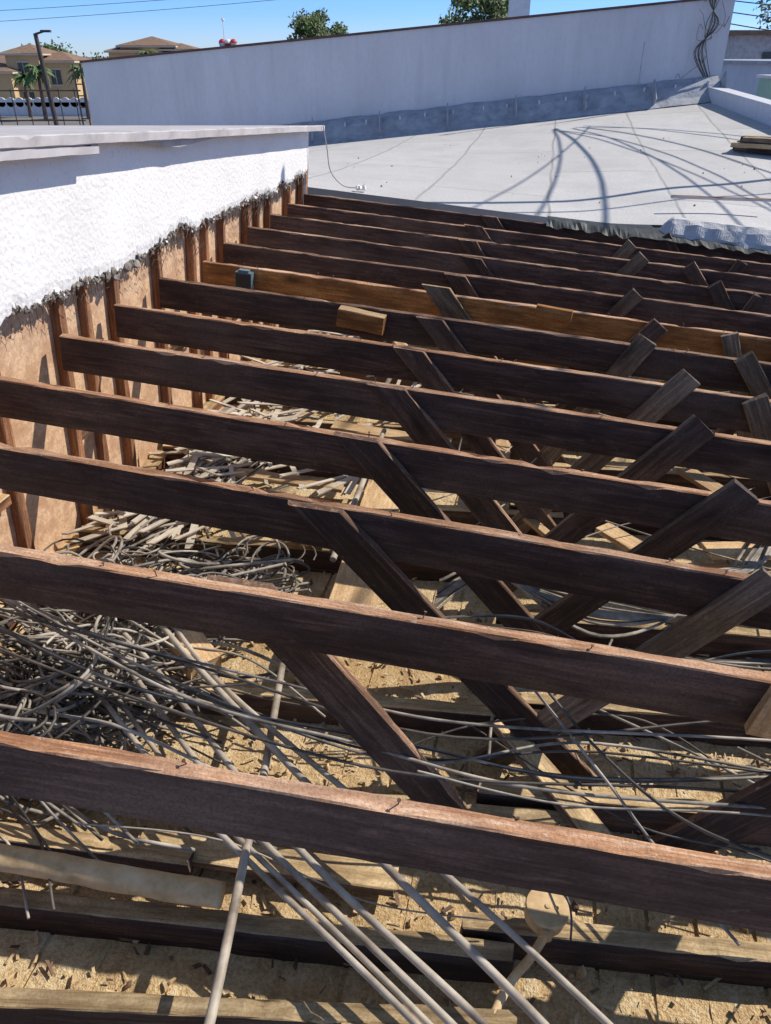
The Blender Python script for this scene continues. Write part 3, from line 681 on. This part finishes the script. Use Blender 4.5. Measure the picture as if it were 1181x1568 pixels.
def palm(x,y,zt,r):
    p=empty('palm_tree'); mb=MB()
    mb.cyl(W(x,y,-5.2),W(x+.1,y,zt),.2,.13,8,mi=0)
    for k in range(34):
        a=R.uniform(0,6.28);e=R.uniform(-.3,1.2);L=r*R.uniform(.8,1.15)
        pts=[]
        for i in range(7):
            t=i/6; hx=L*t*math.cos(e*.6); z=L*(t*math.sin(e)-.75*t*t)
            pts.append(V((math.cos(a)*hx,math.sin(a)*hx,z)))
        s=V((-math.sin(a),math.cos(a),0))
        for i in range(6):
            w0=.22*r*math.sin(math.pi*min(1,(i+.3)/6.3));w1=.22*r*math.sin(math.pi*min(1,(i+1.3)/6.6))
            for sg in(-1,1):
                c=W(x+.1,y,zt)
                mb.add([c+pts[i],c+pts[i+1],c+pts[i+1]+s*sg*w1-V((0,0,w1*.6)),c+pts[i]+s*sg*w0*.4-V((0,0,w0*.3))],[(0,1,2,3)],1)
    mb.obj('palm_body',[M_bark,M_leaf],p)
palm(-31.5,80,-1.0,1.5);palm(-28.2,82,-1.1,1.4);palm(-34.5,84,-1.8,1.3);palm(-26,95,-.3,1.3)
palm(-29.5,110,.2,1.6)
def tree(name,x,y,zc,rx,rz,n=5000,leaf=.14,mat=M_leaf):
    mb=MB(); base=W(x,y,-5.2); top=W(x,y,zc-rz*.3)
    mb.cyl(base,top,.28,.16,10,mi=0,cap=False)
    cl=[]
    for k in range(16):
        a=R.uniform(0,6.28);rr=R.uniform(.25,.85);h=R.uniform(-.6,.85)
        c=W(x+math.cos(a)*rx*rr*(1-.25*abs(h)),y+math.sin(a)*rx*rr*.8,zc+rz*h); cl.append((c,R.uniform(.2,.42)*rx))
        mb.cyl(top-V((0,0,R.uniform(0,1.))),c,.09,.02,6,mi=0,cap=False)
    for k in range(n):
        c,s=R.choice(cl); d=V((R.gauss(0,1),R.gauss(0,1),R.gauss(0,.8))); d=d/d.length*s*R.random()**.45*R.uniform(.7,1.25)
        p=c+d; u=V((R.gauss(0,1),R.gauss(0,1),R.gauss(0,1))).normalized(); v=u.orthogonal().normalized(); l=leaf*R.uniform(.6,1.3)
        mb.add([p-u*l,p-v*l*.5,p+u*l,p+v*l*.5],[(0,1,2,3)],1 if R.random()<.7 else 2)
    mb.obj(name,[M_bark,mat,M_leafd])
tree('leafy_tree',-4.7,60,1.1,2.05,1.25,5500,.12)
tree('leafy_tree',5.0,45,1.3,2.5,1.4,8500,.13)
tree('leafy_tree',20.5,42,1.6,3.4,2.2,6000,.14,M_leafd)
tree('leafy_tree',15.9,46,.9,1.2,.9,2000,.11,M_leafd)
tree('leafy_tree',-58,150,-1.5,5,2.5,4000,.3); tree('leafy_tree',-52,140,-2.2,4,2,3000,.3);tree('leafy_tree',-44,135,-2.4,4,1.8,3000,.3)
tree('leafy_tree',-47.5,119,-.2,1.4,1.1,2000,.15)
sl_=empty('street_lamp'); mb=MB()
mb.cyl(W(-11.35,30,-5.2),W(-11.6,30,.62),.10,.07,10); mb.cyl(W(-11.6,30,.6),W(-11.25,29.9,.68),.035,.03,8); mb.box(W(-11.2,29.9,.68),.32,.14,.07)
mb.obj('lamp_pole',[M_pole],sl_)
gp=empty('iron_fence'); mb=MB()
for dx in(0,.10): mb.cyl(W(-4.22+dx,12.0,-2.),W(-4.22+dx,12.0,-.1),.012,.012,6)
for k in range(12): mb.cyl(W(-4.22,12.0,-.2-.14*k),W(-4.12,12.0,-.2-.14*k),.008,.008,6)
for k in range(26):
    x=-4.3-.22*k; mb.cyl(W(x*1.9,23,-1.9),W(x*1.9,23,-.75),.014,.014,5)
for z in(-.8,-1.5): mb.cyl(W(-8.,23,z),W(-19,23,z),.018,.018,6)
mb.obj('fence_bars',[M_pole],gp)
mb=MB(); mb.box(W(11.4,22,-2.7),7.0,8,5.1,mi=0); mb.box(W(11.4,22,-.13),7.2,8.2,.06,mi=1)
for i in range(3): mb.box(W(9.+i*1.6,17.98,-.9),.7,.04,.6,mi=2)
mb.obj('white_building',[M_par,M_flash,M_glass])
mb=MB(); mb.box(W(18,34,-2.2),12,6,5.6,mi=0); mb.box(W(18,34,.66),12.6,6.6,.14,mi=1)
for i in range(5): mb.box(W(13.5+i*2,30.97,-.2),.9,.04,.6,mi=2)
mb.obj('dark_roof_building',[M_fascia,M_tile,M_glass])
mb=MB(); mb.box(W(7.05,15.8,-1.9),.5,.5,3.1); mb.box(W(7.05,15.8,-.33),.6,.6,.05,mi=1); mb.obj('green_wall_pier',[M_green,M_white])
mb=MB(); mb.cyl(W(9.2,27,-5.2),W(9.2,27,6.),.13,.1,10); mb.box(W(9.2,27,4.4),2.2,.12,.12); mb.obj('utility_pole',[M_bark])
curves('power_line',[(sagw((9.2+k*.3,27,4.2-.9*k),(24,18,3-.6*k),.5),1) for k in range(4)]+[(sagw((4.3,12.3,.9-.12*k),(9.5,14,1.2-.25*k),.12),.8) for k in range(5)],M_cabled,.009)

# ------------------------------------------------------------ light + camera
sun_to=(xJ*.64+yJ*.40+zJ*.84).normalized()
el=math.asin(sun_to.z); az=math.atan2(sun_to.x,sun_to.y)
ld=bpy.data.lights.new('sun','SUN'); ld.energy=5.0; ld.angle=math.radians(.5); ld.color=(1,.94,.85)
so=bpy.data.objects.new('sun',ld); COL.objects.link(so); so.rotation_euler=sun_to.to_track_quat('Z','Y').to_euler()
w=bpy.data.worlds.new('World'); bpy.context.scene.world=w; w.use_nodes=True; nt=w.node_tree
bg=nt.nodes['Background']; sk=nt.nodes.new('ShaderNodeTexSky'); sk.sky_type='NISHITA'; sk.sun_disc=False
sk.sun_elevation=el; sk.sun_rotation=az; sk.air_density=1.0; sk.dust_density=.2; sk.ozone_density=2.; sk.altitude=300
tc=N(nt,'ShaderNodeTexCoord'); sx=N(nt,'ShaderNodeSeparateXYZ'); nt.links.new(tc.outputs['Generated'],sx.inputs[0])
tint=ramp(nt,sx.outputs[2],[(.0,(.36,.48,.80)),(.04,(.23,.40,.82)),(.12,(.18,.35,.80)),(.4,(.52,.5,.48))])
t2=mix(nt,1.,tint,(2,2,2),'MULTIPLY')
nt.links.new(mix(nt,1.,sk.outputs[0],t2,'MULTIPLY'),bg.inputs[0]); bg.inputs[1].default_value=.12
cd=bpy.data.cameras.new('camera'); cd.sensor_fit='VERTICAL'; cd.sensor_height=36; cd.lens=27.05; cd.clip_start=.02; cd.clip_end=6000
co=bpy.data.objects.new('camera',cd); COL.objects.link(co); co.location=CAM; co.rotation_euler=(math.radians(90-30.7),0,0)
bpy.context.scene.camera=co
sc=bpy.context.scene; sc.view_settings.view_transform='Standard'; sc.view_settings.look='None'; sc.view_settings.exposure=0
